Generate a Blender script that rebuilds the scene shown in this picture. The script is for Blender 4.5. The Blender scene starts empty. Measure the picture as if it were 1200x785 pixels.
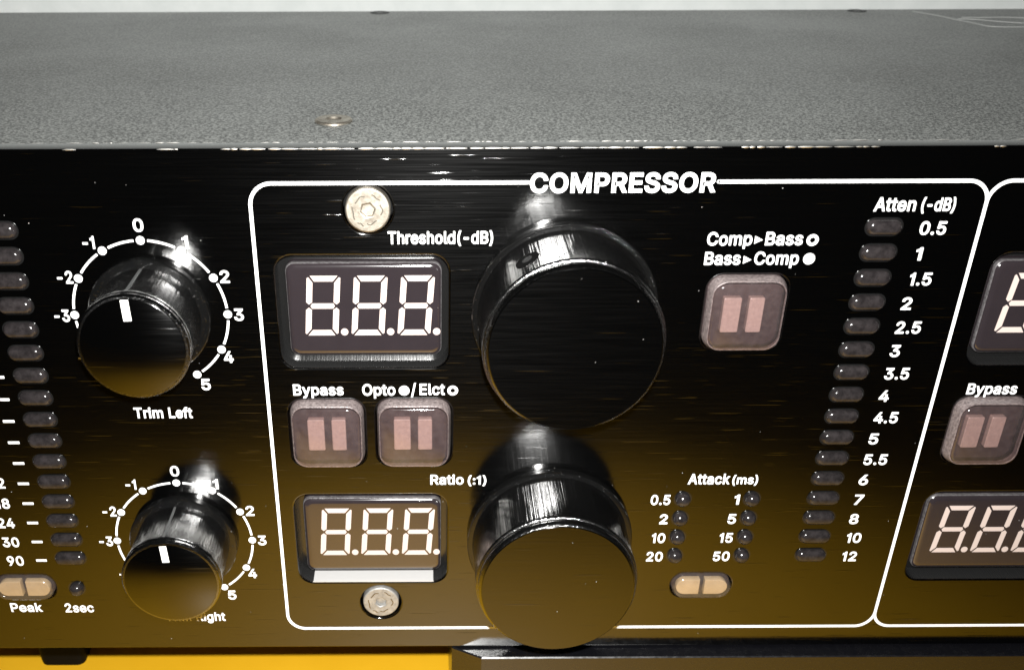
import bpy, bmesh, math, random
from mathutils import Vector
random.seed(7)
C = bpy.context.scene.collection
S = 0.001                      # everything below is written in millimetres
PI = math.pi
R = math.radians

# ------------------------------------------------------------------ camera
cam = bpy.data.cameras.new('camera')
cam.sensor_width = 36.0
cam.lens = 1273.93 / 1200 * 36.0
cam.shift_x = (600 - 503.2) / 1200
cam.shift_y = (575.47 - 392.5) / 1200
cam.clip_start = 0.005
cam.clip_end = 20.0
cam.dof.use_dof = True
cam.dof.focus_distance = 0.172
cam.dof.aperture_fstop = 42.0
co = bpy.data.objects.new('camera', cam)
C.objects.link(co)
co.location = (-16.84 * S, -150.49 * S, 127.05 * S)
fw = Vector((math.sin(R(.1133)) * math.cos(R(32.0575)), math.cos(R(.1133)) * math.cos(R(32.0575)), -math.sin(R(32.0575))))
q = fw.to_track_quat('-Z', 'Y')
from mathutils import Quaternion
co.rotation_mode = 'QUATERNION'
co.rotation_quaternion = q @ Quaternion((0, 0, 1), R(-.194))
bpy.context.scene.camera = co

# ------------------------------------------------------------------ light: a dim room and the phone's flash just above the lens
w = bpy.data.worlds.new('World')
bpy.context.scene.world = w
w.use_nodes = True
w.node_tree.nodes['Background'].inputs[0].default_value = (.9, .95, 1, 1)
w.node_tree.nodes['Background'].inputs[1].default_value = .003
fl = bpy.data.lights.new('flash', 'SPOT')
fl.energy = 5.1
fl.color = (1, .99, .96)
fl.spot_size = R(126)
fl.spot_blend = 1.0
fl.shadow_soft_size = .0022
fo = bpy.data.objects.new('flash', fl)
C.objects.link(fo)
fo.location = (-14 * S, -145 * S, 136 * S)
fo.rotation_euler = (Vector((-18, 25, 62)) - Vector((-14, -145, 136))).to_track_quat('-Z', 'Y').to_euler()
vs = bpy.context.scene.view_settings
vs.view_transform = 'Standard'
vs.look = 'None'
vs.exposure = 0
vs.gamma = 1

# ------------------------------------------------------------------ materials
def nodes(name):
    m = bpy.data.materials.new(name)
    m.use_nodes = True
    nt = m.node_tree
    return m, nt, nt.nodes['Principled BSDF']

def N(nt, typ, **kw):
    n = nt.nodes.new(typ)
    for k, v in kw.items():
        if k in n.inputs.keys(): n.inputs[k].default_value = v
        else: setattr(n, k, v)
    return n

def noise(nt, scale=(1, 1, 1), detail=3, rough=.6, coord='Object'):
    tc = N(nt, 'ShaderNodeNewGeometry') if coord == 'World' else N(nt, 'ShaderNodeTexCoord')
    mp = N(nt, 'ShaderNodeMapping')
    mp.inputs['Scale'].default_value = scale
    nt.links.new(tc.outputs['Position' if coord == 'World' else 'Object'], mp.inputs['Vector'])
    n = N(nt, 'ShaderNodeTexNoise', Scale=1.0, Detail=detail, Roughness=rough)
    nt.links.new(mp.outputs[0], n.inputs['Vector'])
    return n

def bump(nt, bs, height, strength, dist, prev=None):
    b = N(nt, 'ShaderNodeBump', Strength=strength, Distance=dist)
    nt.links.new(height, b.inputs['Height'])
    if prev: nt.links.new(prev.outputs[0], b.inputs['Normal'])
    nt.links.new(b.outputs[0], bs.inputs['Normal'])
    return b

def mapr(nt, src, a, b, c, d):
    r = N(nt, 'ShaderNodeMapRange')
    for i, v in enumerate((a, b, c, d)): r.inputs[i + 1].default_value = v
    nt.links.new(src, r.inputs[0])
    return r.outputs[0]

def simple(name, col, rough=.5, metal=0, ior=1.5, spec=.5, coat=0):
    m, nt, bs = nodes(name)
    bs.inputs['Base Color'].default_value = (*col, 1)
    bs.inputs['Roughness'].default_value = rough
    bs.inputs['Metallic'].default_value = metal
    bs.inputs['IOR'].default_value = ior
    bs.inputs['Coat Weight'].default_value = coat
    return m

def brushed(name, col, rough, brush, bstr, bdist, metal=0, ior=1.5, glint=None, across=None, aniso=.9):
    m, nt, bs = nodes(name)
    bs.inputs['Base Color'].default_value = (*col, 1)
    bs.inputs['Metallic'].default_value = metal
    bs.inputs['IOR'].default_value = ior
    n = noise(nt, brush, 2, .6)
    nt.links.new(mapr(nt, n.outputs[0], .3, .7, rough * .8, rough * 1.25), bs.inputs['Roughness'])
    b = bump(nt, bs, n.outputs[0], bstr, bdist)
    if across:                                  # grooves scatter light across themselves
        bs.inputs['Anisotropic'].default_value = aniso
        if across == 'around':                  # round the knob's own axis
            ge = N(nt, 'ShaderNodeNewGeometry')
            c = N(nt, 'ShaderNodeVectorMath', operation='CROSS_PRODUCT')
            nt.links.new(ge.outputs['True Normal'], c.inputs[0])
            c.inputs[1].default_value = (0, 1, 0)
        else:
            c = N(nt, 'ShaderNodeCombineXYZ')
            for i in range(3): c.inputs[i].default_value = across[i]
        nt.links.new(c.outputs[0], bs.inputs['Tangent'])
    if glint:                                   # sparse deeper scratches along the brushing
        g = noise(nt, glint, 1, .5)
        bump(nt, bs, mapr(nt, g.outputs[0], .69, .78, 0, 1), .9, .000014, b)
    return m

M = {}
M['panel'] = brushed('black brushed anodised panel', (.0004, .0004, .0004), .12, (60, 60, 5200), .6, .000005, ior=1.9, glint=(130, 130, 4200), across=(0, 0, 1), aniso=.7)
M['lower'] = brushed('black lower faceplate', (.003, .003, .004), .24, (900, 900, 2500), .3, .000008, ior=1.72)
M['knob_side'] = brushed('black knob side', (.0008, .0008, .0008), .165, (4200, 30, 4200), 1.0, .00007, ior=2.7, across='around', aniso=.5)
M['knob_face'] = brushed('black brushed knob face', (.0004, .0004, .0004), .12, (80, 80, 4000), .6, .000012, ior=1.85, glint=(90, 90, 3000), across=(0, 0, 1), aniso=.7)

# crinkled black skirt under the knobs
m, nt, bs = nodes('crinkled black plastic')
bs.inputs['Base Color'].default_value = (.003, .003, .003, 1)
bs.inputs['Roughness'].default_value = .11
n = noise(nt, (2600, 2600, 2600), 3, .7)
bump(nt, bs, mapr(nt, n.outputs[0], .60, .74, 0, 1), 1.0, .00008)
bs.inputs['IOR'].default_value = 1.6
M['skirt'] = m

# textured powder paint of the cover
m, nt, bs = nodes('textured black powder paint')
n = noise(nt, (2300, 2300, 2300), 3, .7)
v = N(nt, 'ShaderNodeTexVoronoi', Scale=2000.0)
tc = N(nt, 'ShaderNodeTexCoord')
nt.links.new(tc.outputs['Object'], v.inputs['Vector'])
big = noise(nt, (40, 40, 40), 3, .5)
cr = N(nt, 'ShaderNodeValToRGB')
cr.color_ramp.elements[0].position = .42
cr.color_ramp.elements[0].color = (.020, .021, .020, 1)
cr.color_ramp.elements[1].position = .60
cr.color_ramp.elements[1].color = (.19, .197, .188, 1)
nt.links.new(n.outputs[0], cr.inputs[0])
nt.links.new(cr.outputs[0], bs.inputs['Base Color'])
nt.links.new(mapr(nt, big.outputs[0], .3, .7, .36, .46), bs.inputs['Roughness'])
b = bump(nt, bs, n.outputs[0], .7, .00009)
bump(nt, bs, v.outputs[0], .4, .00006, b)
bs.inputs['IOR'].default_value = 1.75
M['cover'] = m

M['ink'] = simple('white screen print ink', (.86, .86, .85), .6)
M['edge'] = brushed('panel cut edge', (.03, .03, .03), .38, (120, 120, 900), .4, .00002, ior=1.6)
M['backing'] = simple('glossy black backing', (.006, .006, .006), .18, ior=1.8)
M['segment'] = simple('pale pink display segment', (.45, .375, .345), .5)
M['black'] = simple('matte black', (.01, .01, .01), .6)
M['hole'] = simple('unlit screw hole', (.002, .002, .002), .8, ior=1.15)
M['rubber'] = simple('black rubber', (.0015, .0013, .001), .6, ior=1.2)
M['mark'] = simple('white pointer paint', (.9, .9, .86), .45)
M['groove'] = simple('worn grey pointer line', (.07, .07, .07), .35)

# display window
m, nt, bs = nodes('smoky display window')
n = noise(nt, (300, 300, 300), 3, .6)
cr = N(nt, 'ShaderNodeValToRGB')
cr.color_ramp.elements[0].color = (.016, .0125, .0142, 1)
cr.color_ramp.elements[1].color = (.021, .0165, .0188, 1)
nt.links.new(n.outputs[0], cr.inputs[0])
nt.links.new(cr.outputs[0], bs.inputs['Base Color'])
bs.inputs['Roughness'].default_value = .1
bs.inputs['IOR'].default_value = 2.0
M['window'] = m

def clear(name, tint, gloss_rough, haze, haze_col):
    """see-through plastic: straight-through tint, a little haze and a glossy skin"""
    m = bpy.data.materials.new(name)
    m.use_nodes = True
    nt = m.node_tree
    nt.nodes.remove(nt.nodes['Principled BSDF'])
    out = nt.nodes['Material Output']
    t = N(nt, 'ShaderNodeBsdfTransparent', Color=(*tint, 1))
    d = N(nt, 'ShaderNodeBsdfDiffuse', Color=(*haze_col, 1))
    g = N(nt, 'ShaderNodeBsdfGlossy', Roughness=gloss_rough)
    nn = noise(nt, (900, 900, 900), 3, .6)
    bp = N(nt, 'ShaderNodeBump', Strength=.2, Distance=.00005)
    nt.links.new(nn.outputs[0], bp.inputs['Height'])
    nt.links.new(bp.outputs[0], g.inputs['Normal'])
    f = N(nt, 'ShaderNodeFresnel', IOR=1.75)
    a = N(nt, 'ShaderNodeMixShader')
    b = N(nt, 'ShaderNodeMixShader')
    sp = mapr(nt, nn.outputs[0], .35, .75, haze * .7, haze * 1.4)
    nt.links.new(sp, a.inputs[0])
    nt.links.new(t.outputs[0], a.inputs[1])
    nt.links.new(d.outputs[0], a.inputs[2])
    ge = N(nt, 'ShaderNodeNewGeometry')          # only the outer skin mirrors
    inv = N(nt, 'ShaderNodeMath', operation='SUBTRACT')
    inv.inputs[0].default_value = 1
    nt.links.new(ge.outputs['Backfacing'], inv.inputs[1])
    mu = N(nt, 'ShaderNodeMath', operation='MULTIPLY')
    nt.links.new(f.outputs[0], mu.inputs[0])
    nt.links.new(inv.outputs[0], mu.inputs[1])
    nt.links.new(mu.outputs[0], b.inputs[0])
    nt.links.new(a.outputs[0], b.inputs[1])
    nt.links.new(g.outputs[0], b.inputs[2])
    nt.links.new(b.outputs[0], out.inputs[0])
    return m
M['shell'] = clear('clear smoky button shell', (.84, .78, .78), .07, .03, (.55, .45, .45))
M['pillshell'] = clear('clear button shell', (.86, .82, .80), .10, .05, (.5, .45, .4))

def mottled(name, c0, c1, sc, rough, ior=1.5, bstr=0, bd=.00005):
    m, nt, bs = nodes(name)
    n = noise(nt, (sc, sc, sc), 4, .65, 'World')
    cr = N(nt, 'ShaderNodeValToRGB')
    cr.color_ramp.elements[0].position = .35
    cr.color_ramp.elements[0].color = (*c0, 1)
    cr.color_ramp.elements[1].position = .68
    cr.color_ramp.elements[1].color = (*c1, 1)
    nt.links.new(n.outputs[0], cr.inputs[0])
    nt.links.new(cr.outputs[0], bs.inputs['Base Color'])
    bs.inputs['Roughness'].default_value = rough
    bs.inputs['IOR'].default_value = ior
    if bstr: bump(nt, bs, n.outputs[0], bstr, bd)
    return m
M['liner'] = brushed('milled aluminium cut-out wall', (.018, .018, .018), .26, (5000, 200, 300), .8, .00003, metal=.3)
M['milled'] = brushed('flash-lit milled aluminium', (.62, .61, .60), .38, (3000, 100, 300), .9, .00003, metal=.35)  # flash reflection on one sill, put into a pale metal colour
M['rimedge'] = mottled('pale sawn edge of the window', (.04, .037, .038), (.11, .104, .107), 2200, .3, 1.5, .8, .00005)
M['core'] = mottled('dark pink button core', (.022, .015, .016), (.028, .019, .019), 1500, .45)
M['pad'] = mottled('peach light pad', (.20, .142, .130), (.25, .18, .163), 1800, .45)
M['frost'] = mottled('frosted pink grey plastic', (.075, .060, .060), (.20, .165, .16), 2600, .3, 1.5, .8, .00006)
M['pillpad'] = mottled('cream light pad', (.33, .25, .145), (.40, .31, .19), 300, .4)
M['led'] = mottled('smoky grey lamp plastic', (.009, .0078, .0081), (.022, .019, .0195), 900, .16, 1.5, .3, .00006)

m, nt, bs = nodes('zinc plated steel')
bs.inputs['Metallic'].default_value = 1
n = noise(nt, (700, 700, 700), 4, .65)
cr = N(nt, 'ShaderNodeValToRGB')
cr.color_ramp.elements[0].position = .3
cr.color_ramp.elements[0].color = (.22, .19, .155, 1)
cr.color_ramp.elements[1].position = .7
cr.color_ramp.elements[1].color = (.47, .44, .38, 1)
nt.links.new(n.outputs[0], cr.inputs[0])
nt.links.new(cr.outputs[0], bs.inputs['Base Color'])
bs.inputs['Roughness'].default_value = .5
bump(nt, bs, n.outputs[0], .6, .00006)
M['zinc'] = m
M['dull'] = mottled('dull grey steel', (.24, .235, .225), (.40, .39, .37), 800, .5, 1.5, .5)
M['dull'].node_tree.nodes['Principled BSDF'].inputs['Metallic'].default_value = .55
M['zincdark'] = simple('shaded steel', (.20, .18, .15), .4, 1)

M['wall'] = mottled('white rough plaster', (.59, .62, .61), (.66, .685, .675), 120, .8, 1.4, .6, .0006)
M['yellow'] = mottled('glossy yellow tabletop', (.56, .30, .008), (.62, .34, .012), 25, .45, 1.45)
M['printgrey'] = simple('pale grey print', (.42, .43, .42), .5)
M['dust'] = simple('pale dust', (.45, .44, .42), .8)

# letter outlines (bezier: left handle, point, right handle; 1000 units to the em) and advances
GLYPH = {"(":[[[89,156,89,207,89,244],[93,283,101,324,108,364],[119,404,132,441,145,479],[160,511,177,539,196,539],[216,539,236,539,219,504],[204,467,191,428,178,389],[168,351,161,313,155,276],
[151,240,151,207,151,176],[154,146,160,115,166,83],[176,51,188,16,201,-18],[217,-56,236,-96,216,-96],[196,-96,177,-96,148,-47],[126,3,111,55,97,106]]],")":[[[57,-96,37,-96,57,-55],[73,
-17,86,18,98,53],[107,85,113,116,119,147],[122,177,122,207,122,240],[118,276,112,313,105,351],[95,389,82,428,70,467],[55,504,37,539,57,539],[77,539,97,539,113,511],[128,479,142,441,
155,404],[165,364,173,323,180,283],[184,244,184,207,184,156],[177,104,161,53,146,2],[125,-48,97,-96,77,-96]]],"-":[[[263,244,337,244,337,226],[337,207,337,188,263,188],[188,188,114,
188,114,207],[114,226,114,244,188,244]]],".":[[[108,-4,95,-4,83,-4],[72,0,63,9,54,18],[50,28,50,41,50,54],[54,65,63,73,72,82],[83,87,95,87,108,87],[119,82,128,73,137,65],[141,54,141,
41,141,28],[137,18,128,9,119,0]]],"/":[[[216,533,235,533,180,330],[126,127,71,-76,52,-76],[33,-76,14,-76,69,127],[124,330,178,533,197,533]]],"0":[[[264,-7,227,-7,189,-7],[157,3,130,
24,103,45],[83,74,69,113,55,152],[48,199,48,254,48,309],[55,356,69,395,83,434],[104,464,130,484,157,505],[189,516,227,516,264,516],[296,505,323,484,350,464],[370,434,384,395,398,356],
[405,309,405,254,405,199],[398,152,384,113,370,74],[350,45,323,24,297,3]],[[202,50,227,50,252,50],[273,58,290,74,308,90],[321,113,330,144,339,174],[344,211,344,254,344,297],[339,334,
330,365,321,395],[308,419,290,435,273,451],[252,460,227,460,202,460],[180,451,163,435,146,419],[132,395,123,365,114,334],[109,297,109,254,109,211],[114,174,123,144,132,113],[146,90,
163,74,180,58]]],"1":[[[135,396,135,396,135,396],[40,358,40,358,40,358],[40,420,40,420,40,420],[118,452,118,452,118,452],[152,511,152,511,152,511],[202,511,202,511,202,511],[202,0,202,
0,202,0],[135,0,135,0,135,0]]],"2":[[[172,0,64,0,64,16],[64,32,64,47,121,108],[177,168,234,229,254,249],[270,267,282,282,295,298],[304,313,311,327,317,341],[320,356,320,371,320,390],
[316,405,308,419,299,432],[288,442,273,449,259,456],[242,460,224,460,204,460],[187,456,172,447,158,439],[147,428,139,413,131,399],[127,382,127,362,107,362],[86,362,66,362,66,392],[72,
419,86,442,100,465],[119,483,143,496,167,509],[194,516,225,516,255,516],[282,509,306,497,329,484],[348,467,361,445,374,424],[381,399,381,372,381,354],[378,335,371,318,364,300],[353,
280,336,259,319,237],[296,211,267,180,229,140],[191,100,153,60,153,59],[153,58,153,57,231,57],[310,57,389,57,389,38],[389,19,389,0,281,0]]],"3":[[[252,-7,218,-7,187,-7],[158,-1,133,
10,107,21],[86,37,70,57,54,78],[46,103,44,132,66,132],[87,132,109,132,111,114],[117,99,126,87,136,75],[149,65,165,59,181,53],[199,50,219,50,239,50],[258,53,275,61,292,68],[305,79,315,
93,324,107],[329,124,329,145,329,163],[325,181,316,196,307,212],[293,224,275,234,256,243],[231,248,201,248,186,248],[172,248,157,248,157,265],[157,282,157,299,200,349],[244,399,288,
448,288,450],[288,451,288,452,215,452],[142,452,70,452,70,471],[70,490,70,509,171,509],[272,509,372,509,372,493],[372,477,372,461,319,400],[265,339,211,278,211,282],[211,285,211,289,
249,293],[281,288,308,276,335,263],[356,246,371,222,386,199],[393,173,393,145,393,115],[385,89,370,66,355,43],[335,25,309,12,282,0]]],"4":[[[164,105,40,105,40,123],[40,141,40,158,109,
275],[178,392,247,509,268,509],[289,509,311,509,243,394],[176,280,109,166,109,165],[109,164,109,163,210,163],[312,163,413,163,413,144],[413,125,413,105,289,105]],[[302,0,282,0,282,40],
[282,81,282,121,282,130],[282,138,282,146,282,203],[282,260,282,318,302,318],[322,318,343,318,343,212],[343,106,343,0,322,0]]],"5":[[[254,-7,221,-7,191,-7],[164,-1,140,11,116,23],[97,
39,83,60,69,81],[61,104,60,130,81,130],[101,130,122,130,124,115],[129,101,138,89,147,77],[159,67,173,60,188,53],[204,50,221,50,242,50],[260,55,276,64,292,74],[305,87,314,104,323,121],
[328,141,328,162,328,184],[323,204,314,221,304,238],[291,252,275,262,258,272],[239,277,218,277,201,277],[184,274,167,268,151,263],[138,255,128,246,108,248],[88,250,67,253,77,338],[86,
423,96,509,186,509],[276,509,366,509,366,490],[366,471,366,452,294,452],[222,452,151,452,145,402],[139,352,134,301,135,301],[135,301,136,301,147,311],[161,319,178,325,194,331],[211,
334,229,334,253,334],[274,329,294,321,313,313],[331,301,345,285,359,270],[371,252,379,231,387,210],[391,188,391,163,391,130],[384,101,369,76,354,50],[334,30,309,15,283,1]]],"6":[[[258,
-7,226,-7,195,-7],[167,0,142,15,118,29],[98,49,84,74,71,100],[64,129,64,162,64,186],[69,212,80,239,91,266],[110,300,137,340,176,396],[214,453,252,509,276,509],[299,509,322,509,265,426],
[208,344,151,261,149,261],[147,261,145,261,150,271],[157,280,165,288,174,296],[184,302,196,307,207,312],[221,314,235,314,266,314],[293,308,316,295,339,282],[357,263,370,240,382,216],
[389,189,389,157,389,125],[382,97,368,73,354,48],[334,28,310,14,286,0]],[[207,48,226,48,246,48],[264,53,279,63,294,72],[306,85,314,101,323,118],[327,136,327,157,327,178],[323,197,314,
213,306,230],[294,242,279,251,264,261],[246,265,226,265,207,265],[189,261,174,252,159,243],[147,230,138,214,129,198],[125,179,125,158,125,137],[129,118,138,102,147,85],[159,72,174,63,
189,53]]],"7":[[[120,0,97,0,172,149],[248,299,323,448,323,450],[323,451,323,452,236,452],[149,452,62,452,62,471],[62,490,62,509,172,509],[281,509,391,509,391,489],[391,469,391,449,315,
299],[240,150,165,0,142,0]]],"8":[[[260,-7,226,-7,192,-7],[162,-1,136,11,109,24],[89,40,74,62,59,83],[52,108,52,135,52,157],[56,177,65,195,74,213],[86,229,101,241,116,253],[133,261,
153,265,153,265],[153,266,153,267,128,273],[108,287,93,308,78,329],[70,353,70,380,70,406],[77,429,90,450,104,470],[122,486,146,498,169,510],[196,516,226,516,256,516],[283,510,306,498,
329,486],[348,470,361,450,375,429],[382,406,382,380,382,353],[374,329,359,308,344,287],[325,273,300,267,300,266],[300,265,300,265,319,261],[336,253,351,241,366,229],[378,213,387,195,
396,177],[401,157,401,135,401,108],[393,83,378,62,364,40],[343,24,317,11,291,-1]],[[204,49,226,49,249,49],[268,53,285,60,301,68],[314,78,323,91,332,105],[337,121,337,139,337,158],[332,
174,322,189,313,203],[300,214,283,223,266,231],[247,235,226,235,205,235],[186,231,169,223,152,214],[139,203,130,189,120,174],[115,158,115,139,115,121],[120,105,129,91,138,78],[151,68,
167,60,184,53]],[[208,290,226,290,244,290],[260,293,274,300,288,307],[299,318,307,330,315,343],[319,358,319,376,319,393],[315,407,308,420,300,433],[289,443,275,449,261,456],[245,460,
226,460,208,460],[191,456,177,449,163,443],[152,433,145,420,137,407],[133,393,133,376,133,358],[137,343,145,330,152,318],[163,307,178,300,192,293]]],"9":[[[195,516,226,516,258,516],
[286,508,310,494,335,480],[354,460,368,434,382,409],[389,380,389,347,389,323],[383,297,373,270,362,243],[343,209,315,168,277,112],[239,56,200,0,177,0],[154,0,130,0,187,83],[244,165,
301,248,303,248],[305,248,307,248,303,238],[296,229,287,221,279,213],[269,207,257,202,245,197],[232,195,218,195,187,195],[160,201,137,214,114,227],[96,245,83,269,70,292],[64,320,64,
352,64,384],[71,412,85,436,99,461],[118,480,143,494,167,508]],[[246,460,226,460,207,460],[189,456,174,446,159,437],[147,424,138,407,130,391],[125,372,125,352,125,330],[130,312,138,295,
147,279],[159,266,174,257,189,248],[207,243,226,243,246,243],[263,248,279,257,294,266],[306,279,314,295,323,311],[327,330,327,350,327,372],[323,391,314,407,306,424],[294,437,279,446,
264,456]]],":":[[[108,-4,95,-4,83,-4],[72,0,63,9,54,18],[50,28,50,41,50,54],[54,65,63,73,72,82],[83,87,95,87,108,87],[119,82,128,73,137,65],[141,54,141,41,141,28],[137,18,128,9,119,
0]],[[108,271,95,271,83,271],[72,275,63,284,54,293],[50,304,50,316,50,329],[54,340,63,349,72,357],[83,362,95,362,108,362],[119,357,128,349,137,340],[141,329,141,316,141,304],[137,293,
128,284,119,275]]],"A":[[[39,0,16,0,78,170],[140,339,201,509,226,509],[251,509,276,509,338,339],[401,170,463,0,440,0],[418,0,395,0,359,101],[323,202,287,302,281,321],[273,344,264,372,
255,400],[245,435,232,478,236,478],[241,478,245,478,233,435],[222,399,213,371,204,343],[196,320,191,302,155,202],[120,101,85,0,62,0]],[[197,142,110,142,110,161],[110,180,110,199,197,
199],[283,199,370,199,370,180],[370,161,370,142,283,142]]],"B":[[[122,0,60,0,60,170],[60,339,60,509,120,509],[181,509,241,509,276,509],[306,503,329,491,352,479],[369,462,381,442,392,
422],[398,399,398,374,398,352],[394,334,387,320,379,306],[369,294,356,286,344,277],[330,271,315,267,315,265],[315,264,315,262,331,261],[347,255,363,245,379,235],[392,221,402,203,413,
185],[418,163,418,136,418,111],[412,87,400,67,388,46],[370,30,344,18,319,6],[287,0,247,0,184,0]],[[125,115,125,57,165,57],[205,57,245,57,284,57],[313,65,330,80,347,95],[355,114,355,
137,355,154],[351,170,342,184,334,198],[321,209,306,218,290,227],[271,231,248,231,207,231],[166,231,125,231,125,173]],[[125,341,125,285,162,285],[200,285,238,285,257,285],[273,289,288,
296,303,303],[315,313,323,326,332,339],[336,355,336,372,336,395],[328,414,313,429,297,444],[273,452,240,452,202,452],[163,452,125,452,125,396]]],"C":[[[293,-7,267,-7,223,-7],[184,4,
150,25,116,46],[89,76,70,115,50,154],[40,201,40,254,40,308],[50,354,70,393,89,432],[116,462,150,484,184,505],[223,516,267,516,293,516],[317,512,340,504,363,497],[384,486,402,471,420,
457],[436,439,448,418,460,398],[468,374,473,348,451,348],[430,348,408,348,404,366],[398,381,389,395,381,408],[370,419,357,428,345,438],[331,444,315,449,300,454],[284,456,267,456,236,
456],[208,448,184,432,159,417],[139,394,125,364,111,334],[103,297,103,254,103,211],[111,175,125,145,140,115],[159,92,184,76,209,61],[236,53,267,53,284,53],[300,55,315,60,331,65],[345,
71,357,81,370,90],[381,101,389,114,398,128],[404,143,408,160,430,160],[451,160,473,160,469,135],[460,111,448,91,436,70],[421,52,402,38,384,23],[363,12,341,5,318,-3]]],"E":[[[165,0,60,
0,60,170],[60,339,60,509,164,509],[268,509,372,509,372,490],[372,471,372,452,290,452],[207,452,125,452,125,396],[125,341,125,286,202,286],[278,286,355,286,355,267],[355,248,355,229,
278,229],[202,229,125,229,125,172],[125,114,125,57,208,57],[292,57,375,57,375,38],[375,19,375,0,270,0]]],"L":[[[160,0,60,0,60,170],[60,339,60,509,82,509],[103,509,125,509,125,358],[125,
208,125,57,203,57],[282,57,361,57,361,38],[361,19,361,0,261,0]]],"M":[[[81,0,60,0,60,170],[60,339,60,509,91,509],[121,509,152,509,193,402],[235,294,277,187,280,180],[284,170,287,159,
291,148],[295,136,299,123,303,110],[307,97,311,84,315,71],[319,59,322,49,317,49],[312,49,307,49,310,59],[314,70,318,83,322,95],[326,108,330,121,334,134],[338,147,342,158,346,170],[349,
179,352,187,394,294],[435,402,476,509,507,509],[537,509,568,509,568,339],[568,170,568,0,547,0],[525,0,504,0,504,97],[504,194,504,291,504,302],[504,314,504,327,505,340],[505,354,505,
369,505,383],[506,398,506,413,506,428],[507,443,507,457,509,457],[511,457,513,457,508,441],[503,426,498,409,492,393],[487,378,482,363,477,348],[472,334,467,322,463,309],[459,299,456,
291,418,194],[380,97,342,0,323,0],[305,0,286,0,248,97],[209,194,170,291,167,299],[163,309,159,321,155,333],[150,346,145,361,140,376],[135,391,129,408,124,424],[118,441,112,457,114,457],
[117,457,119,457,119,444],[120,431,120,416,120,401],[121,387,121,372,121,357],[121,342,122,328,122,315],[122,302,122,291,122,194],[122,97,122,0,101,0]]],"O":[[[311,-7,267,-7,223,-7],
[184,4,150,25,116,46],[90,76,70,115,50,154],[40,201,40,254,40,308],[50,354,70,393,90,432],[116,462,150,484,184,505],[223,516,267,516,311,516],[350,505,384,484,418,462],[444,432,464,
393,483,354],[493,308,493,254,493,201],[483,154,464,115,444,76],[418,46,384,25,350,4]],[[236,53,267,53,297,53],[325,61,349,76,374,91],[394,114,408,144,423,174],[430,211,430,254,430,
298],[423,335,408,365,394,395],[374,417,349,433,325,448],[297,456,267,456,236,456],[209,448,184,433,159,417],[140,394,125,364,111,334],[103,297,103,254,103,211],[111,174,125,144,140,
114],[159,92,184,76,209,61]]],"P":[[[82,0,60,0,60,170],[60,339,60,509,118,509],[177,509,235,509,274,509],[307,502,332,487,358,473],[377,454,390,430,402,405],[409,378,409,348,409,317],
[402,290,390,265,377,241],[358,222,332,207,307,193],[274,186,235,186,193,186],[151,186,109,186,109,205],[109,224,109,242,150,242],[191,242,233,242,259,242],[281,247,297,256,313,265],
[325,278,333,294,341,310],[344,328,344,348,344,368],[341,386,333,402,325,417],[313,430,297,439,280,448],[259,452,232,452,196,452],[160,452,125,452,125,301],[125,151,125,0,103,0]]],"R":[[[82,
0,60,0,60,170],[60,339,60,509,119,509],[177,509,236,509,275,509],[307,502,333,489,359,475],[378,457,390,433,403,410],[409,382,409,352,409,321],[403,295,390,271,378,248],[359,230,333,
217,307,204],[275,198,236,198,189,198],[143,198,96,198,96,217],[96,236,96,255,142,255],[188,255,234,255,260,255],[281,259,298,267,314,275],[326,286,334,300,341,315],[345,332,345,352,
345,372],[341,390,334,405,326,420],[314,431,298,440,281,448],[259,452,233,452,197,452],[161,452,125,452,125,301],[125,151,125,0,103,0]],[[378,0,353,0,312,76],[271,153,230,229,254,229],
[279,229,303,229,344,153],[386,76,428,0,403,0]]],"S":[[[263,-9,224,-9,187,-9],[155,-3,128,9,100,21],[79,38,64,60,49,82],[40,107,38,137,60,137],[82,137,104,137,106,117],[112,101,123,
88,134,75],[149,65,166,59,184,52],[203,49,224,49,247,49],[268,53,286,60,304,68],[319,78,329,92,340,105],[346,121,346,139,346,155],[341,169,332,179,323,189],[311,198,296,205,281,211],
[264,217,245,222,224,228],[204,234,184,239,142,251],[109,268,86,289,63,311],[52,339,52,372,52,401],[60,426,75,448,90,469],[111,486,138,498,164,510],[194,516,227,516,261,516],[290,510,
316,498,342,486],[362,469,377,449,392,428],[400,404,401,378,380,378],[358,378,337,378,335,403],[323,423,302,437,281,451],[256,459,225,459,203,459],[184,455,167,448,151,441],[138,431,
129,418,120,406],[115,391,115,376,115,358],[120,344,131,334,142,323],[154,314,169,308,184,302],[199,297,212,293,230,289],[247,284,264,279,279,275],[295,270,312,264,328,257],[344,248,
359,238,373,227],[385,214,395,198,404,181],[408,162,408,139,408,111],[401,86,386,64,372,41],[351,24,323,11,296,-2]]],"T":[[[85,452,32,452,32,471],[32,490,32,509,160,509],[288,509,417,
509,417,490],[417,471,417,452,363,452],[310,452,257,452,257,301],[257,151,257,0,235,0],[214,0,193,0,193,151],[193,301,193,452,139,452]]],"a":[[[182,-9,160,-9,136,-9],[114,-4,94,5,75,
14],[59,27,48,45,36,62],[30,83,30,108,30,130],[35,147,43,161,52,175],[63,185,78,193,92,201],[108,207,125,211,143,215],[160,218,178,220,201,223],[219,225,234,227,248,228],[258,231,265,
235,272,239],[276,245,276,255,276,255],[276,256,276,257,276,272],[273,286,267,297,261,308],[252,316,240,322,228,328],[213,331,196,331,178,331],[162,328,149,322,136,317],[126,309,118,
301,110,292],[104,283,100,274,80,280],[61,285,41,291,50,314],[62,332,79,346,95,360],[113,369,133,375,153,381],[173,384,194,384,208,384],[223,383,239,379,255,376],[271,370,286,360,301,
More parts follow.
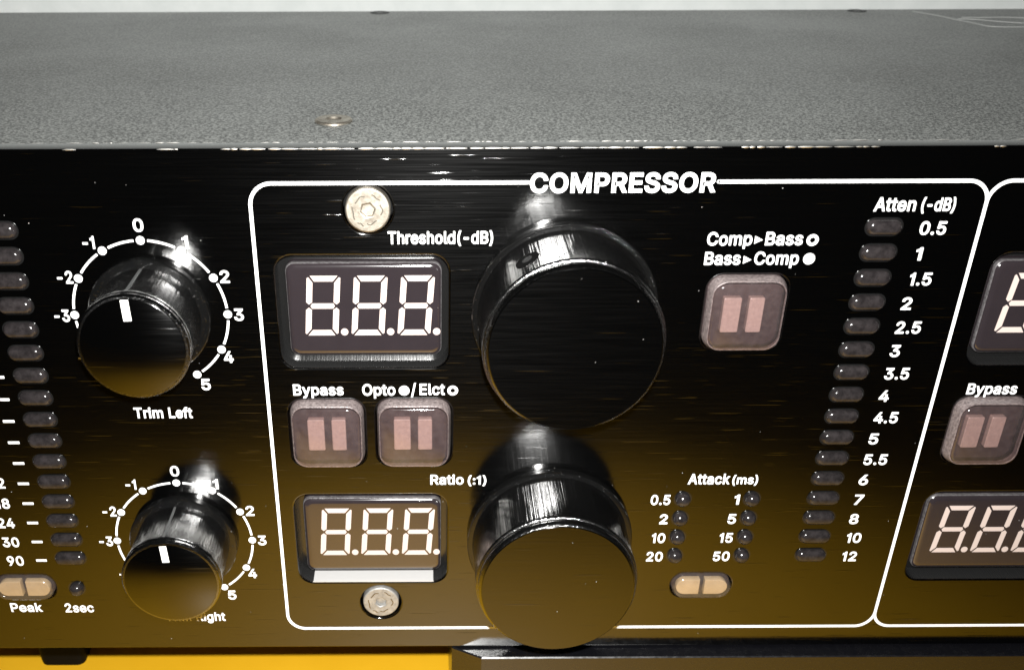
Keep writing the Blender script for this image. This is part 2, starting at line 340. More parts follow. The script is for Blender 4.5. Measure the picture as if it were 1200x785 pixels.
351],[313,338,322,320,332,303],[337,280,337,251,337,168],[337,84,337,0,317,0],[297,0,277,0,277,17],[277,35,277,52,275,52],[274,52,272,52,268,43],[261,34,252,25,243,15],[230,7,215,1,
200,-5]],[[155,45,170,45,193,45],[212,50,228,59,243,68],[255,79,263,93,271,107],[276,122,276,138,276,155],[276,173,276,190,273,187],[268,184,259,182,251,180],[242,178,231,176,221,174],
[210,172,200,171,190,170],[182,169,175,168,161,166],[147,163,134,159,121,154],[111,148,103,139,96,131],[92,119,92,105,92,92],[95,81,102,72,109,63],[118,57,130,52,142,48]]],"c":[[[226,
-8,207,-8,173,-8],[143,0,117,16,91,33],[71,56,56,85,41,114],[34,149,34,187,34,227],[41,262,56,291,71,321],[91,343,117,360,143,376],[173,384,207,384,226,384],[243,382,260,377,276,372],
[292,365,305,356,319,347],[330,335,340,322,350,309],[357,294,362,277,342,272],[322,267,303,262,300,272],[296,281,290,289,285,297],[278,305,270,311,262,317],[253,322,242,325,232,328],
[220,330,207,330,182,330],[161,323,145,310,129,297],[116,280,108,258,100,237],[96,213,96,187,96,162],[100,139,108,117,116,96],[129,79,145,66,161,53],[182,46,207,46,220,46],[232,48,243,
52,253,55],[263,60,271,66,279,72],[286,80,292,89,297,97],[301,107,304,117,324,112],[343,107,363,102,358,85],[351,70,341,56,332,43],[320,31,306,21,293,12],[277,4,261,-1,244,-6]]],"d":[[[219,
-8,195,-8,164,-8],[136,0,111,16,87,32],[68,55,55,84,41,114],[34,149,34,189,34,229],[41,263,55,293,69,322],[88,345,112,361,136,376],[164,384,196,384,219,384],[238,381,253,373,268,365],
[279,356,287,346,296,336],[302,327,306,319,308,319],[309,319,311,319,311,382],[311,446,311,509,331,509],[351,509,372,509,372,339],[372,170,372,0,352,0],[332,0,313,0,313,20],[313,39,
313,59,311,59],[309,59,307,59,302,51],[295,42,287,31,278,21],[267,12,252,4,238,-4]],[[181,47,205,47,227,47],[247,53,263,65,279,77],[291,94,299,115,308,136],[312,161,312,189,312,217],
[308,242,300,263,292,284],[279,300,263,312,247,324],[228,330,205,330,181,330],[161,324,145,311,129,299],[116,282,108,261,100,240],[96,216,96,189,96,162],[100,138,109,117,117,95],[129,
78,145,66,161,53]]],"e":[[[238,-8,212,-8,175,-8],[143,0,117,16,90,33],[70,56,56,85,41,114],[34,148,34,187,34,226],[41,260,55,290,69,319],[89,343,115,359,141,376],[171,384,205,384,226,
384],[246,381,266,374,285,367],[303,356,319,341,335,326],[348,306,357,282,366,258],[371,228,371,194,371,186],[371,178,371,169,272,169],[174,169,75,169,75,187],[75,204,75,221,163,221],
[250,221,338,221,329,215],[319,208,310,202,310,227],[306,249,298,269,290,288],[278,303,263,314,247,325],[228,330,205,330,182,330],[163,325,146,313,130,302],[118,288,109,270,100,251],
[96,232,96,211,96,200],[96,189,96,178,96,150],[101,126,110,106,120,87],[134,72,151,61,168,51],[189,46,212,46,228,46],[241,48,254,53,266,57],[277,64,285,73,294,82],[301,93,306,105,325,
101],[345,96,365,91,359,71],[349,54,335,39,321,24],[303,13,283,4,262,-4]]],"f":[[[154,379,228,379,228,362],[228,344,228,327,154,327],[80,327,6,327,6,344],[6,362,6,379,80,379]],[[101,
0,81,0,81,144],[81,288,81,432,81,453],[86,471,96,486,106,500],[119,511,135,519,152,526],[169,530,187,530,201,530],[213,529,222,527,232,525],[238,523,243,521,238,503],[233,486,227,468,
224,470],[220,471,215,472,210,473],[203,474,195,474,176,474],[163,469,154,460,146,451],[142,437,142,419,142,279],[142,140,142,0,121,0]]],"g":[[[238,-151,207,-151,179,-151],[155,-147,
134,-140,113,-132],[96,-123,82,-110,69,-98],[58,-84,51,-69,67,-60],[84,-50,101,-41,107,-49],[113,-57,122,-66,130,-75],[141,-82,154,-88,168,-94],[186,-97,207,-97,238,-97],[263,-90,282,
-75,302,-60],[311,-37,311,-6,311,19],[311,44,311,68,310,68],[308,68,306,68,301,60],[295,51,287,41,278,32],[267,23,252,16,238,8],[219,5,195,5,164,5],[137,12,113,27,88,41],[69,62,55,90,
41,118],[34,152,34,191,34,230],[41,264,55,293,69,322],[88,345,112,361,137,376],[165,384,196,384,220,384],[239,381,253,373,268,365],[280,356,288,346,297,336],[303,327,308,319,309,319],
[311,319,313,319,313,339],[313,359,313,379,333,379],[353,379,372,379,372,250],[372,121,372,-9,372,-42],[365,-69,350,-90,335,-111],[316,-126,291,-136,266,-146]],[[181,59,205,59,228,59],
[248,64,264,75,280,86],[292,101,300,121,308,141],[312,165,312,193,312,220],[308,243,300,264,292,284],[280,301,264,312,248,324],[228,330,205,330,181,330],[161,324,145,312,129,299],[117,
283,109,262,100,242],[96,219,96,193,96,166],[100,143,109,123,117,103],[129,87,145,76,162,65]]],"h":[[[114,249,114,227,114,151],[114,76,114,0,93,0],[73,0,53,0,53,170],[53,339,53,509,
73,509],[93,509,114,509,114,435],[114,361,114,287,110,287],[106,287,102,287,114,322],[131,347,152,362,174,377],[199,384,227,384,253,384],[276,379,295,369,315,358],[330,342,341,321,352,
299],[357,273,357,240,357,160],[357,80,357,0,337,0],[316,0,296,0,296,78],[296,157,296,235,296,265],[288,288,273,304,258,321],[237,329,210,329,192,329],[175,325,161,317,146,309],[135,
298,126,283,118,267]]],"i":[[[73,0,53,0,53,126],[53,253,53,379,73,379],[93,379,114,379,114,253],[114,126,114,0,93,0]],[[95,443,84,443,72,443],[62,447,54,455,45,462],[41,472,41,483,41,
494],[45,504,54,512,62,520],[72,524,84,524,95,524],[106,520,114,512,122,504],[126,494,126,483,126,472],[122,462,114,455,106,447]]],"k":[[[132,158,110,137,110,162],[110,187,110,212,113,
212],[117,212,121,212,175,268],[230,323,284,379,310,379],[335,379,360,379,301,319],[243,259,184,199,182,199],[179,199,177,199,155,178]],[[73,0,53,0,53,170],[53,339,53,509,73,509],[93,
509,114,509,114,339],[114,170,114,0,93,0]],[[320,0,294,0,245,62],[197,124,148,186,162,200],[177,214,191,229,252,152],[312,76,372,0,346,0]]],"l":[[[147,-2,139,-2,110,-2],[88,5,74,20,
60,35],[53,57,53,84,53,226],[53,367,53,509,73,509],[93,509,114,509,114,372],[114,235,114,99,114,81],[116,69,120,62,125,55],[133,52,146,52,152,52],[157,52,160,53,164,53],[167,54,170,
54,173,37],[177,20,181,3,175,1],[169,0,162,-1,154,-2]]],"m":[[[73,0,53,0,53,126],[53,253,53,379,72,379],[92,379,112,379,112,351],[112,323,112,295,111,295],[109,295,108,295,113,316],
[121,332,132,346,144,359],[157,369,172,376,187,383],[203,386,219,386,247,386],[270,378,287,361,305,344],[316,322,321,295,318,295],[315,295,312,295,317,313],[325,329,337,343,349,357],
[364,367,381,375,398,382],[416,386,437,386,459,386],[479,381,497,372,515,362],[530,348,541,328,551,309],[557,285,557,255,557,170],[557,85,557,0,536,0],[516,0,496,0,496,85],[496,169,
496,254,496,281],[488,301,473,313,457,325],[439,330,419,330,402,330],[387,327,374,320,362,313],[352,303,345,290,339,278],[335,263,335,247,335,165],[335,82,335,0,315,0],[295,0,274,0,
274,87],[274,173,274,260,274,281],[267,298,253,311,239,324],[221,330,199,330,185,330],[171,327,158,320,144,313],[134,303,126,289,118,276],[114,258,114,238,114,159],[114,79,114,0,93,
0]]],"n":[[[114,249,114,227,114,151],[114,76,114,0,93,0],[73,0,53,0,53,126],[53,253,53,379,72,379],[92,379,112,379,112,349],[112,318,112,287,109,287],[106,287,102,287,114,322],[131,
347,152,362,174,377],[199,384,227,384,253,384],[276,379,295,369,314,358],[330,342,341,321,352,299],[357,273,357,240,357,160],[357,80,357,0,337,0],[316,0,296,0,296,78],[296,157,296,235,
296,265],[288,288,273,304,258,321],[237,329,210,329,192,329],[175,325,161,317,146,309],[135,298,126,283,118,267]]],"o":[[[242,-8,207,-8,173,-8],[143,0,117,16,91,33],[71,56,56,85,41,
114],[34,149,34,187,34,227],[41,262,56,291,71,321],[91,343,117,360,143,376],[173,384,207,384,242,384],[273,376,299,360,325,343],[345,321,359,291,374,262],[381,227,381,187,381,149],[374,
114,359,85,345,56],[325,33,299,16,273,0]],[[182,46,207,46,233,46],[254,53,270,66,287,79],[299,96,307,117,315,139],[319,162,319,187,319,213],[315,236,307,258,299,280],[287,297,270,310,
254,323],[233,330,207,330,182,330],[161,323,145,310,129,297],[116,280,108,258,100,237],[96,213,96,187,96,162],[100,139,108,117,116,96],[129,79,145,66,161,53]]],"p":[[[73,-143,53,-143,
53,31],[53,205,53,379,72,379],[92,379,112,379,112,359],[112,339,112,319,114,319],[116,319,118,319,123,327],[129,336,137,346,145,356],[157,365,171,373,186,381],[205,384,229,384,261,384],
[289,376,313,361,337,345],[356,322,370,293,383,263],[390,229,390,189,390,149],[383,114,370,84,356,55],[337,32,313,16,289,0],[261,-8,229,-8,206,-8],[187,-4,173,4,158,12],[146,21,138,
31,130,42],[123,51,118,59,117,59],[115,59,114,59,114,-8],[114,-76,114,-143,93,-143]],[[197,47,220,47,244,47],[263,53,279,66,295,78],[308,95,316,117,324,138],[328,162,328,189,328,216],
[324,240,316,261,308,282],[296,299,280,311,264,324],[244,330,220,330,197,330],[177,324,161,312,145,300],[133,284,125,263,117,242],[113,217,113,189,113,161],[117,136,125,115,133,94],
[146,77,162,65,178,53]]],"r":[[[73,0,53,0,53,126],[53,253,53,379,72,379],[92,379,112,379,112,360],[112,340,112,321,113,321],[114,321,115,321,122,340],[135,355,152,367,170,379],[190,
385,213,385,218,385],[223,385,229,384,235,384],[240,384,243,384,243,363],[243,343,243,322,242,323],[237,323,230,324,223,325],[215,326,207,326,189,326],[173,322,159,315,145,307],[134,
297,126,284,118,270],[114,255,114,237,114,158],[114,79,114,0,93,0]]],"s":[[[211,-8,182,-8,156,-8],[133,-4,112,3,92,11],[75,23,62,38,49,53],[40,72,36,94,55,98],[74,102,94,107,99,86],
[109,70,124,60,139,50],[158,45,181,45,208,45],[229,51,244,62,260,74],[268,87,268,103,268,116],[263,127,254,136,245,144],[231,151,212,155,191,160],[170,165,149,170,115,178],[89,191,72,
208,55,225],[47,247,47,274,47,296],[53,315,65,332,77,348],[94,361,115,370,136,380],[160,384,187,384,213,384],[235,380,254,372,272,365],[287,353,299,339,310,325],[319,309,324,290,305,
286],[287,281,268,277,263,292],[255,304,243,316,230,327],[212,333,187,333,165,333],[146,327,131,317,116,306],[109,293,109,277,109,263],[114,252,124,243,134,235],[150,228,172,223,191,
218],[210,214,229,209,264,201],[290,188,306,171,323,154],[331,133,331,107,331,84],[325,64,312,47,300,30],[282,16,260,6,237,-3]]],"t":[[[138,379,204,379,204,362],[204,344,204,327,138,
327],[72,327,6,327,6,344],[6,362,6,379,72,379]],[[65,345,65,471,85,471],[106,471,126,471,126,347],[126,222,126,98,126,81],[129,69,136,61,143,54],[154,50,170,50,174,50],[179,50,185,51,
191,52],[197,53,202,54,206,36],[209,19,213,2,207,0],[200,-2,192,-3,184,-4],[176,-4,168,-4,136,-4],[110,4,92,21,74,38],[65,62,65,93,65,219]]],"y":[[[51,-140,47,-139,52,-121],[57,-103,
61,-86,65,-86],[68,-87,71,-87,83,-90],[94,-91,104,-89,114,-87],[122,-82,130,-74,138,-66],[145,-53,151,-36,155,-24],[159,-13,163,-1,114,126],[66,252,17,379,40,379],[62,379,84,379,111,
305],[138,230,165,155,174,132],[181,109,187,87,193,64],[199,42,206,21,198,21],[191,21,184,21,190,42],[196,64,202,87,209,110],[216,132,224,155,251,230],[278,305,305,379,327,379],[349,
379,371,379,316,234],[260,88,204,-58,196,-78],[187,-94,177,-107,166,-120],[153,-129,139,-136,125,-142],[109,-145,91,-145,81,-145],[72,-144,65,-143,57,-142]]]}
ADV = {"(":273,")":273,"-":453,".":188,"/":249,"0":453,"1":275,"2":453,"3":453,"4":453,"5":453,"6":453,"7":453,"8":453,"9":453,":":188,"A":480,"B":456,"C":510,"E":419,"L":393,"M":628,"O":533,
"P":445,"R":449,"S":447,"T":449,"a":389,"c":396,"d":424,"e":404,"f":254,"g":425,"h":410,"i":167,"k":381,"l":189,"m":610,"n":410,"o":415,"p":424,"r":259,"s":365,"t":227,"y":389," ":188}

# ------------------------------------------------------------------ mesh helpers (mm in, metres out)
WORLD_AT = {}
def put(name, me, mat, parent=None, smooth=40, label=None):
    """link a mesh given in world millimetres; origin goes to its middle"""
    vs_ = me.vertices
    lo = Vector((min(v.co[i] for v in vs_) for i in range(3)))
    hi = Vector((max(v.co[i] for v in vs_) for i in range(3)))
    c = (lo + hi) / 2
    for v in vs_: v.co = (v.co - c) * S
    for p in me.polygons: p.use_smooth = True
    me.set_sharp_from_angle(angle=R(smooth))
    me.materials.clear()
    me.materials.append(M[mat] if isinstance(mat, str) else mat)
    o = bpy.data.objects.new(name, me)
    C.objects.link(o)
    W = c * S
    WORLD_AT[o.name] = W
    if parent:
        o.parent = parent
        o.location = W - WORLD_AT[parent.name]
    else:
        o.location = W
    if label: o['label'] = label
    return o

def thing(name, label, cat, loc):
    o = bpy.data.objects.new(name, None)
    C.objects.link(o)
    o.empty_display_size = .02
    o.location = Vector(loc) * S
    WORLD_AT[o.name] = Vector(loc) * S
    o['label'] = label
    o['category'] = cat
    return o

def structure(o):
    o['kind'] = 'structure'
    return o

def dup(o, dx, dz, parent=None):
    """copy a part and its sub-parts, moved by dx, dz millimetres"""
    c = o.copy()
    C.objects.link(c)
    d = Vector((dx, 0, dz)) * S
    par = parent or o.parent
    c.parent = par
    WORLD_AT[c.name] = WORLD_AT[o.name] + d
    c.location = WORLD_AT[c.name] - WORLD_AT[par.name]
    for ch in list(o.children):
        k = ch.copy()
        C.objects.link(k)
        k.parent = c
        WORLD_AT[k.name] = WORLD_AT[ch.name] + d
    return c

def curve_mesh(splines, thick, bevel=0., offset=0., bez=False, bres=1):
    """fill closed outlines (holes by nesting) and give them thickness; returns a mesh in outline units"""
    cu = bpy.data.curves.new('outline', 'CURVE')
    cu.dimensions = '2D'
    cu.fill_mode = 'BOTH'
    cu.resolution_u = 5
    cu.extrude = max(thick / 2 - bevel, 0)
    cu.bevel_depth = bevel
    cu.bevel_resolution = bres
    cu.offset = offset - bevel
    for sp in splines:
        if bez:
            s = cu.splines.new('BEZIER')
            s.bezier_points.add(len(sp) - 1)
            for p, d in zip(s.bezier_points, sp):
                p.handle_left_type = p.handle_right_type = 'FREE'
                p.handle_left = (d[0], d[1], 0)
                p.co = (d[2], d[3], 0)
                p.handle_right = (d[4], d[5], 0)
        else:
            s = cu.splines.new('POLY')
            s.points.add(len(sp) - 1)
            for p, d in zip(s.points, sp): p.co = (d[0], d[1], 0, 1)
        s.use_cyclic_u = True
    o = bpy.data.objects.new('outline', cu)
    C.objects.link(o)
    dg = bpy.context.evaluated_depsgraph_get()
    me = bpy.data.meshes.new_from_object(o.evaluated_get(dg))
    bpy.data.objects.remove(o)
    bpy.data.curves.remove(cu)
    return me

def plate(splines, y_front, y_back, bevel=0., bres=1):
    """an upright plate in the panel's plane from outlines in (x, z)"""
    me = curve_mesh(splines, y_back - y_front, bevel, 0, False, bres)
    ym = (y_front + y_back) / 2
    for v in me.vertices:
        x, y, z = v.co
        v.co = (x, ym - z, y)
    return me

def rrect(cx, cz, w_, h_, r, n=7):
    r = min(r, w_ / 2 - 1e-4, h_ / 2 - 1e-4)
    pts = []
    for sx, sz, a0 in ((1, 1, 0), (-1, 1, 90), (-1, -1, 180), (1, -1, 270)):
        for i in range(n + 1):
            a = R(a0 + 90 * i / n)
            pts.append((cx + sx * (w_ / 2 - r) + r * math.cos(a), cz + sz * (h_ / 2 - r) + r * math.sin(a)))
    return pts

def circ(cx, cz, r, n=48, a0=0):
    return [(cx + r * math.cos(a0 + 2 * PI * i / n), cz + r * math.sin(a0 + 2 * PI * i / n)) for i in range(n)]

def loft(rings, cap0=False, cap1=True):
    """rings: lists of (x, y, z) with equal counts"""
    bm = bmesh.new()
    vr = [[bm.verts.new(p) for p in r] for r in rings]
    n = len(vr[0])
    for a, b in zip(vr, vr[1:]):
        for i in range(n):
            j = (i + 1) % n
            bm.faces.new((a[i], a[j], b[j], b[i]))
    if cap0: bm.faces.new(list(reversed(vr[0])))
    if cap1: bm.faces.new(vr[-1])
    bmesh.ops.recalc_face_normals(bm, faces=bm.faces)
    me = bpy.data.meshes.new('loft')
    bm.to_mesh(me)
    bm.free()
    return me

def rloft(cx, cz, prof, n=7, cap0=True, cap1=True):
    """prof: (w, h, r, y) from back to front"""
    return loft([[(x, y, z) for x, z in rrect(cx, cz, w_, h_, r, n)] for w_, h_, r, y in prof], cap0, cap1)

def lathe(cx, cz, prof, n=128, cap0=True, cap1=True):
    """prof: (radius, y) from back to front, round the panel's normal"""
    return loft([[(cx + r * math.cos(2 * PI * i / n), y, cz + r * math.sin(2 * PI * i / n)) for i in range(n)] for r, y in prof], cap0, cap1)

def box(x0, x1, y0, y1, z0, z1, bev=0.):
    bm = bmesh.new()
    bmesh.ops.create_cube(bm, size=1)
    for v in bm.verts:
        v.co = ((x0 + x1) / 2 + v.co.x * (x1 - x0), (y0 + y1) / 2 + v.co.y * (y1 - y0), (z0 + z1) / 2 + v.co.z * (z1 - z0))
    if bev: bmesh.ops.bevel(bm, geom=bm.edges[:], offset=bev, segments=3, profile=.6, affect='EDGES')
    me = bpy.data.meshes.new('box')
    bm.to_mesh(me)
    bm.free()
    return me

def join(ms):
    bm = bmesh.new()
    for me in ms:
        bm.from_mesh(me)
        bpy.data.meshes.remove(me)
    me = bpy.data.meshes.new('joined')
    bm.to_mesh(me)
    bm.free()
    return me

def stroke(pts, wd, y0, y1, closed=False):
    """a line of constant width in the panel's plane through points (x, z)"""
    n = len(pts)
    L, Rr = [], []
    for i in range(n):
        a = pts[(i - 1) % n] if (closed or i) else pts[0]
        b = pts[(i + 1) % n] if (closed or i < n - 1) else pts[-1]
        e1, e2 = Vector((pts[i][0] - a[0], pts[i][1] - a[1])).normalized(), Vector((b[0] - pts[i][0], b[1] - pts[i][1])).normalized()
        d = (e1 + e2).normalized()
        p = pts[i]
        e1, e2 = Vector((p[0] - a[0], p[1] - a[1])), Vector((b[0] - p[0], b[1] - p[1]))
        k = 1.0
        if e1.length > 0 and e2.length > 0:
            k = 1 / max(.62, math.cos(e1.angle(e2) / 2))
        nx, nz = -d.y * wd / 2 * k, d.x * wd / 2 * k
        L.append((pts[i][0] + nx, pts[i][1] + nz))
        Rr.append((pts[i][0] - nx, pts[i][1] - nz))
    rings = [[(l[0], y1, l[1]), (l[0], y0, l[1]), (r[0], y0, r[1]), (r[0], y1, r[1])] for l, r in zip(L, Rr)]
    if closed:
        return loft(rings + [rings[0]], False, False)
    return loft(rings, True, True)

def sample(c, n=5):
    pts = []
    for i in range(len(c)):
        a, d = c[i], c[(i + 1) % len(c)]
        p0, p1, p2, p3 = a[2:4], a[4:6], d[0:2], d[2:4]
        chord = math.hypot(p3[0] - p0[0], p3[1] - p0[1])
        bend = abs((p1[0] - p0[0]) * (p3[1] - p0[1]) - (p1[1] - p0[1]) * (p3[0] - p0[0])) + abs((p2[0] - p0[0]) * (p3[1] - p0[1]) - (p2[1] - p0[1]) * (p3[0] - p0[0]))
        k = n if chord and bend / chord > 4 else 1
        for t in range(k):
            t /= k
            u = 1 - t
            p = [u ** 3 * p0[m] + 3 * u * u * t * p1[m] + 3 * u * t * t * p2[m] + t ** 3 * p3[m] for m in (0, 1)]
            if not pts or math.hypot(p[0] - pts[-1][0], p[1] - pts[-1][1]) > 2: pts.append(p)
    return pts

def area(p): return sum(p[i - 1][0] * p[i][1] - p[i][0] * p[i - 1][1] for i in range(len(p))) / 2
def inside(q_, p):
    r = False
    for i in range(len(p)):
        a, c = p[i - 1], p[i]
        if (a[1] > q_[1]) != (c[1] > q_[1]) and q_[0] < (c[0] - a[0]) * (q_[1] - a[1]) / (c[1] - a[1]) + a[0]: r = not r
    return r

GM = {}
def letter(ch, bold):
    """one letter as flat pieces in em units: filled outlines and a rim that makes it bold"""
    if (ch, bold) not in GM:
        cs = [sample(c) for c in GLYPH.get(ch, [])]
        outer = [c for c in cs if area(c) < 0]
        inner = [c for c in cs if area(c) >= 0]
        if sum(area(c) for c in cs) > 0: outer, inner = inner, outer
        pcs = []
        for k, oc in enumerate(outer):
            me = curve_mesh([oc] + [h for h in inner if inside(h[0], oc)], 20, 0)
            pcs.append([[tuple(v.co) for v in me.vertices], [tuple(p.vertices) for p in me.polygons]])
            bpy.data.meshes.remove(me)
        for k, c in enumerate(cs):
            me = stroke(c, 2 * bold, -10 - .6 * k - .5, 10, True)
            pcs.append([[(v.co.x, v.co.z, -v.co.y) for v in me.vertices], [tuple(p.vertices) for p in me.polygons]])
            bpy.data.meshes.remove(me)
        GM[ch, bold] = pcs
    return GM[ch, bold]

def text(s, x0, x1, base, cap, bold=18, y=-.03, th=.05):
    """s filling x0..x1 on a baseline, capitals cap high"""
    vs_, fs, x = [], [], 0
    for ch in s:
        for pv, pf in letter(ch, bold):
            o = len(vs_)
            vs_ += [(v[0] + x, v[1], v[2]) for v in pv]
            fs += [tuple(i + o for i in f) for f in pf]
        x += ADV[ch] + bold * .9
    a, e = min(v[0] for v in vs_), max(v[0] for v in vs_)
    kx = (x1 - x0) / (e - a)
    kz = cap / (511 + 2 * bold)
    me = bpy.data.meshes.new('text')
    me.from_pydata([(x0 + (v[0] - a) * kx, y - v[2] * th / 20, base + (v[1] + bold) * kz) for v in vs_], [], fs)
    return me

INKY = (-.055, .02)            # front and back of the print on the panel

# ------------------------------------------------------------------ the setting
structure(put('tabletop', box(-520, 520, -165, 165, -44, -24, 1.2), 'yellow'))['label'] = 'glossy yellow tabletop under the black audio unit'
structure(put('wall', box(-700, 700, 165.5, 185, -44, 420), 'wall'))['label'] = 'rough white wall behind the unit'

# ------------------------------------------------------------------ the unit
unit = thing('audio_compressor', 'black rack audio compressor with knobs, red-type digit displays and white printed scales', 'audio unit', (0, 60, -24))
unit['label'] = 'black rack audio compressor with round knobs, digit displays and white printing'
XL, XR = -150, 190
BX0, BX1, BZ0, BZ1 = -41.5, 61.75, 4.32, 83.24      # the printed frame
DX = 103.95                                         # to the next section on the right
DZ = 40.55                                          # between the two rows
HC = (-26.25, 63.9)                                 # upper display cut-out
holes = []
for dx in (0, DX):
    for dz in (0, -DZ):
        holes.append(rrect(HC[0] + dx, HC[1] + dz, 25.3, 17.8, 2.6))
BTN = [(-32.55, 43.7), (-18.95, 43.75), (30.2, 63.75), (-32.55 + DX, 43.7)]
for x, z in BTN: holes.append(rrect(x, z, 11.9, 11.9, 2.3))
PILL = [(30.3, 13.5), (-86.3, 13.75)]
for x, z in PILL: holes.append(rrect(x, z, 10.5, 4.9, 2.4))
SCREW = [(-25.05, 79.6), (-25.05, 10.1)]
for x, z in SCREW: holes.append(circ(x, z, 3.55))
panel = put('front_panel', plate([[(XL, 0), (XR, 0), (XR, 88), (XL, 88)]] + holes, 0, 3.4, .28, 2), 'panel', unit, 30)
cover = put('top_cover', box(XL + 6, XR - 6, 4.0, 121, 1, 87.75, .5), 'cover', unit, 30)
put('backing_sheet', box(XL + 8, XR - 8, 3.45, 3.9, 2, 86.5), 'backing', unit)
put('panel_rear_flange', box(XL + 4, XR - 4, 3.5, 3.95, 87.0, 87.5), 'black', unit)

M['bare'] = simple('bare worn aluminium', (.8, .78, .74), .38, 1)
def worn(y, z, dens, rad):  # worn slivers also shape the flash glint, densest where it shines
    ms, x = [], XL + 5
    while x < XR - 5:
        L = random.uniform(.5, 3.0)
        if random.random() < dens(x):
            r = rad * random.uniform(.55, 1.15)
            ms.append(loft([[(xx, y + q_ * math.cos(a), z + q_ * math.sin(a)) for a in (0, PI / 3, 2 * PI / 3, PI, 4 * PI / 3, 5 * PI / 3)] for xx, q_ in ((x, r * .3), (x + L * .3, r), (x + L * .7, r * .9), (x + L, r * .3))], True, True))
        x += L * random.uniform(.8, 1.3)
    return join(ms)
put('worn_glint_edge', worn(.10, 87.90, lambda x: .99 if -45 < x < 18 else (.6 if -60 < x < 45 else .16), .13), 'bare', panel)['kind'] = 'stuff'
put('worn_glint_edge', worn(3.28, 87.90, lambda x: .97 if -75 < x < 55 else (.5 if x < 80 else .12), .15), 'bare', panel)['kind'] = 'stuff'
# screws and a pale printed mark on the cover
def cover_screw(x, y, r, mat, up=0):
    prof = [(r, 87.70), (r, 87.80 + up), (r * .93, 87.82 + up * 2), (r * .45, 87.83 + up * 2), (r * .38, 87.72 + up)]
    rings = [[(x + a * math.cos(2 * PI * i / 40), y + a * math.sin(2 * PI * i / 40), z) for i in range(40)] for a, z in prof]
    return put('cover_screw', loft(rings, False, True), mat, cover, 25)
cover_screw(-30.6, 16.3, 2.8, 'zinc', .15)
cover_screw(-27.3, 118.6, 2.2, 'black')
cover_screw(82.0, 118.6, 2.2, 'black')
def floor_stroke(pts, wd, z0=87.7, z1=87.80):
    me = stroke(pts, wd, -z1, -z0)
    for v in me.vertices:
        x, y, z = v.co
        v.co = (x, z, -y)
    return me
def spline(pts, n=10):
    out = []
    P = [pts[0]] + pts + [pts[-1]]
    for i in range(1, len(P) - 2):
        for k in range(n):
            t = k / n
            out.append(tuple(.5 * (2 * P[i][j] + (P[i + 1][j] - P[i - 1][j]) * t + (2 * P[i - 1][j] - 5 * P[i][j] + 4 * P[i + 1][j] - P[i + 2][j]) * t * t
                                   + (3 * P[i][j] - P[i - 1][j] - 3 * P[i + 1][j] + P[i + 2][j]) * t ** 3) for j in range(2)))
    out.append(pts[-1])
    return out
put('printed_swoosh', join([
    floor_stroke(spline([(94.5, 117.5), (97.5, 112), (99.6, 106), (101.6, 101), (103.0, 97.3), (107, 96.4), (114, 96.9), (124, 99)]), .8),
    floor_stroke(spline([(100.3, 107), (104, 106), (108, 103.2), (114, 101), (124, 101.5)]), .65),
    floor_stroke(spline([(102, 109), (106, 108.6), (111, 109), (116, 107.6), (120, 103)]), .9)]), 'printgrey', cover)

# white printing on the panel
def ink(name, me, label=None): return put(name, me, 'ink', panel, 30, label)
def arc(cx, cz, r, a0, a1, n=14):
    return [(cx + r * math.cos(R(a0 + (a1 - a0) * i / n)), cz + r * math.sin(R(a0 + (a1 - a0) * i / n))) for i in range(n + 1)]
rr = 3.1
ink('printed_frame', join([
    stroke([(-2.6, BZ1)] + arc(BX0 + rr, BZ1 - rr, rr, 90, 180) + arc(BX0 + rr, BZ0 + rr, rr, 180, 270) + arc(BX1 - rr, BZ0 + rr, rr, 270, 360) + arc(BX1 - rr, BZ1 - rr, rr, 0, 90) + [(23.75, BZ1)], .50, *INKY),
    plate([circ(-2.6, BZ1, .25, 16)], *INKY), plate([circ(23.75, BZ1, .25, 16)], *INKY)]))
ink('printed_frame', stroke([(BX1 + 34, BZ1)] + arc(BX1 + rr, BZ1 - rr, rr, 90, 180) + arc(BX1 + rr, BZ0 + rr, rr, 180, 270) + arc(BX1 + 103 - rr, BZ0 + rr, rr, 270, 360) + arc(BX1 + 103 - rr, BZ1 - rr, rr, 0, 90) + [(BX1 + 60, BZ1)], .50, -.05, .02))
def label(*parts): return ink('printed_label', join(list(parts)))
def dot(x, z, r): return plate([circ(x, z, r, 28)], *INKY)
def ring(x, z, r0, r1): return plate([circ(x, z, r1, 28), circ(x, z, r0, 20)], *INKY)
label(text('COMPRESSOR', -2.42, 23.45, 81.75, 2.8, 27))
label(text('Threshold(-dB)', -22.35, -7.35, 74.5, 1.85))
label(text('Bypass', -37.5, -29.75, 50.42, 1.88))
label(text('Opto', -26.85, -21.75, 50.35, 1.95), dot(-20.39, 51.16, .82), text('/', -19.35, -18.55, 50.28, 2.1), text('Elct', -18.0, -14.1, 50.4, 1.92), ring(-12.89, 51.14, .38, .82))
label(text('Ratio', -16.38, -10.98, 34.12, 1.85), text('(:1)', -10.3, -7.3, 34.1, 1.65))
label(text('Trim', -62.6, -58.1, 46.55, 1.85), text('Left', -57.2, -53.5, 46.55, 1.85))
label(text('Trim', -63.0, -58.5, 6.15, 1.85), text('Right', -57.6, -52.5, 6.15, 1.85))
def tri(x, z): return plate([[(x, z - .58), (x + 1.15, z), (x, z + .58)]], *INKY)
label(text('Comp', 23.25, 29.7, 74.1, 1.95), tri(30.05, 74.9), text('Bass', 31.6, 36.95, 74.1, 1.95), ring(38.33, 74.84, .40, .85))
label(text('Bass', 23.25, 28.45, 71.2, 1.95), tri(28.87, 71.95), text('Comp', 30.45, 36.85, 71.2, 1.95), dot(38.33, 72.05, .84))
label(text('Atten', 46.1, 51.95, 78.97, 2.0), text('(-dB)', 52.75, 57.5, 78.97, 1.9))
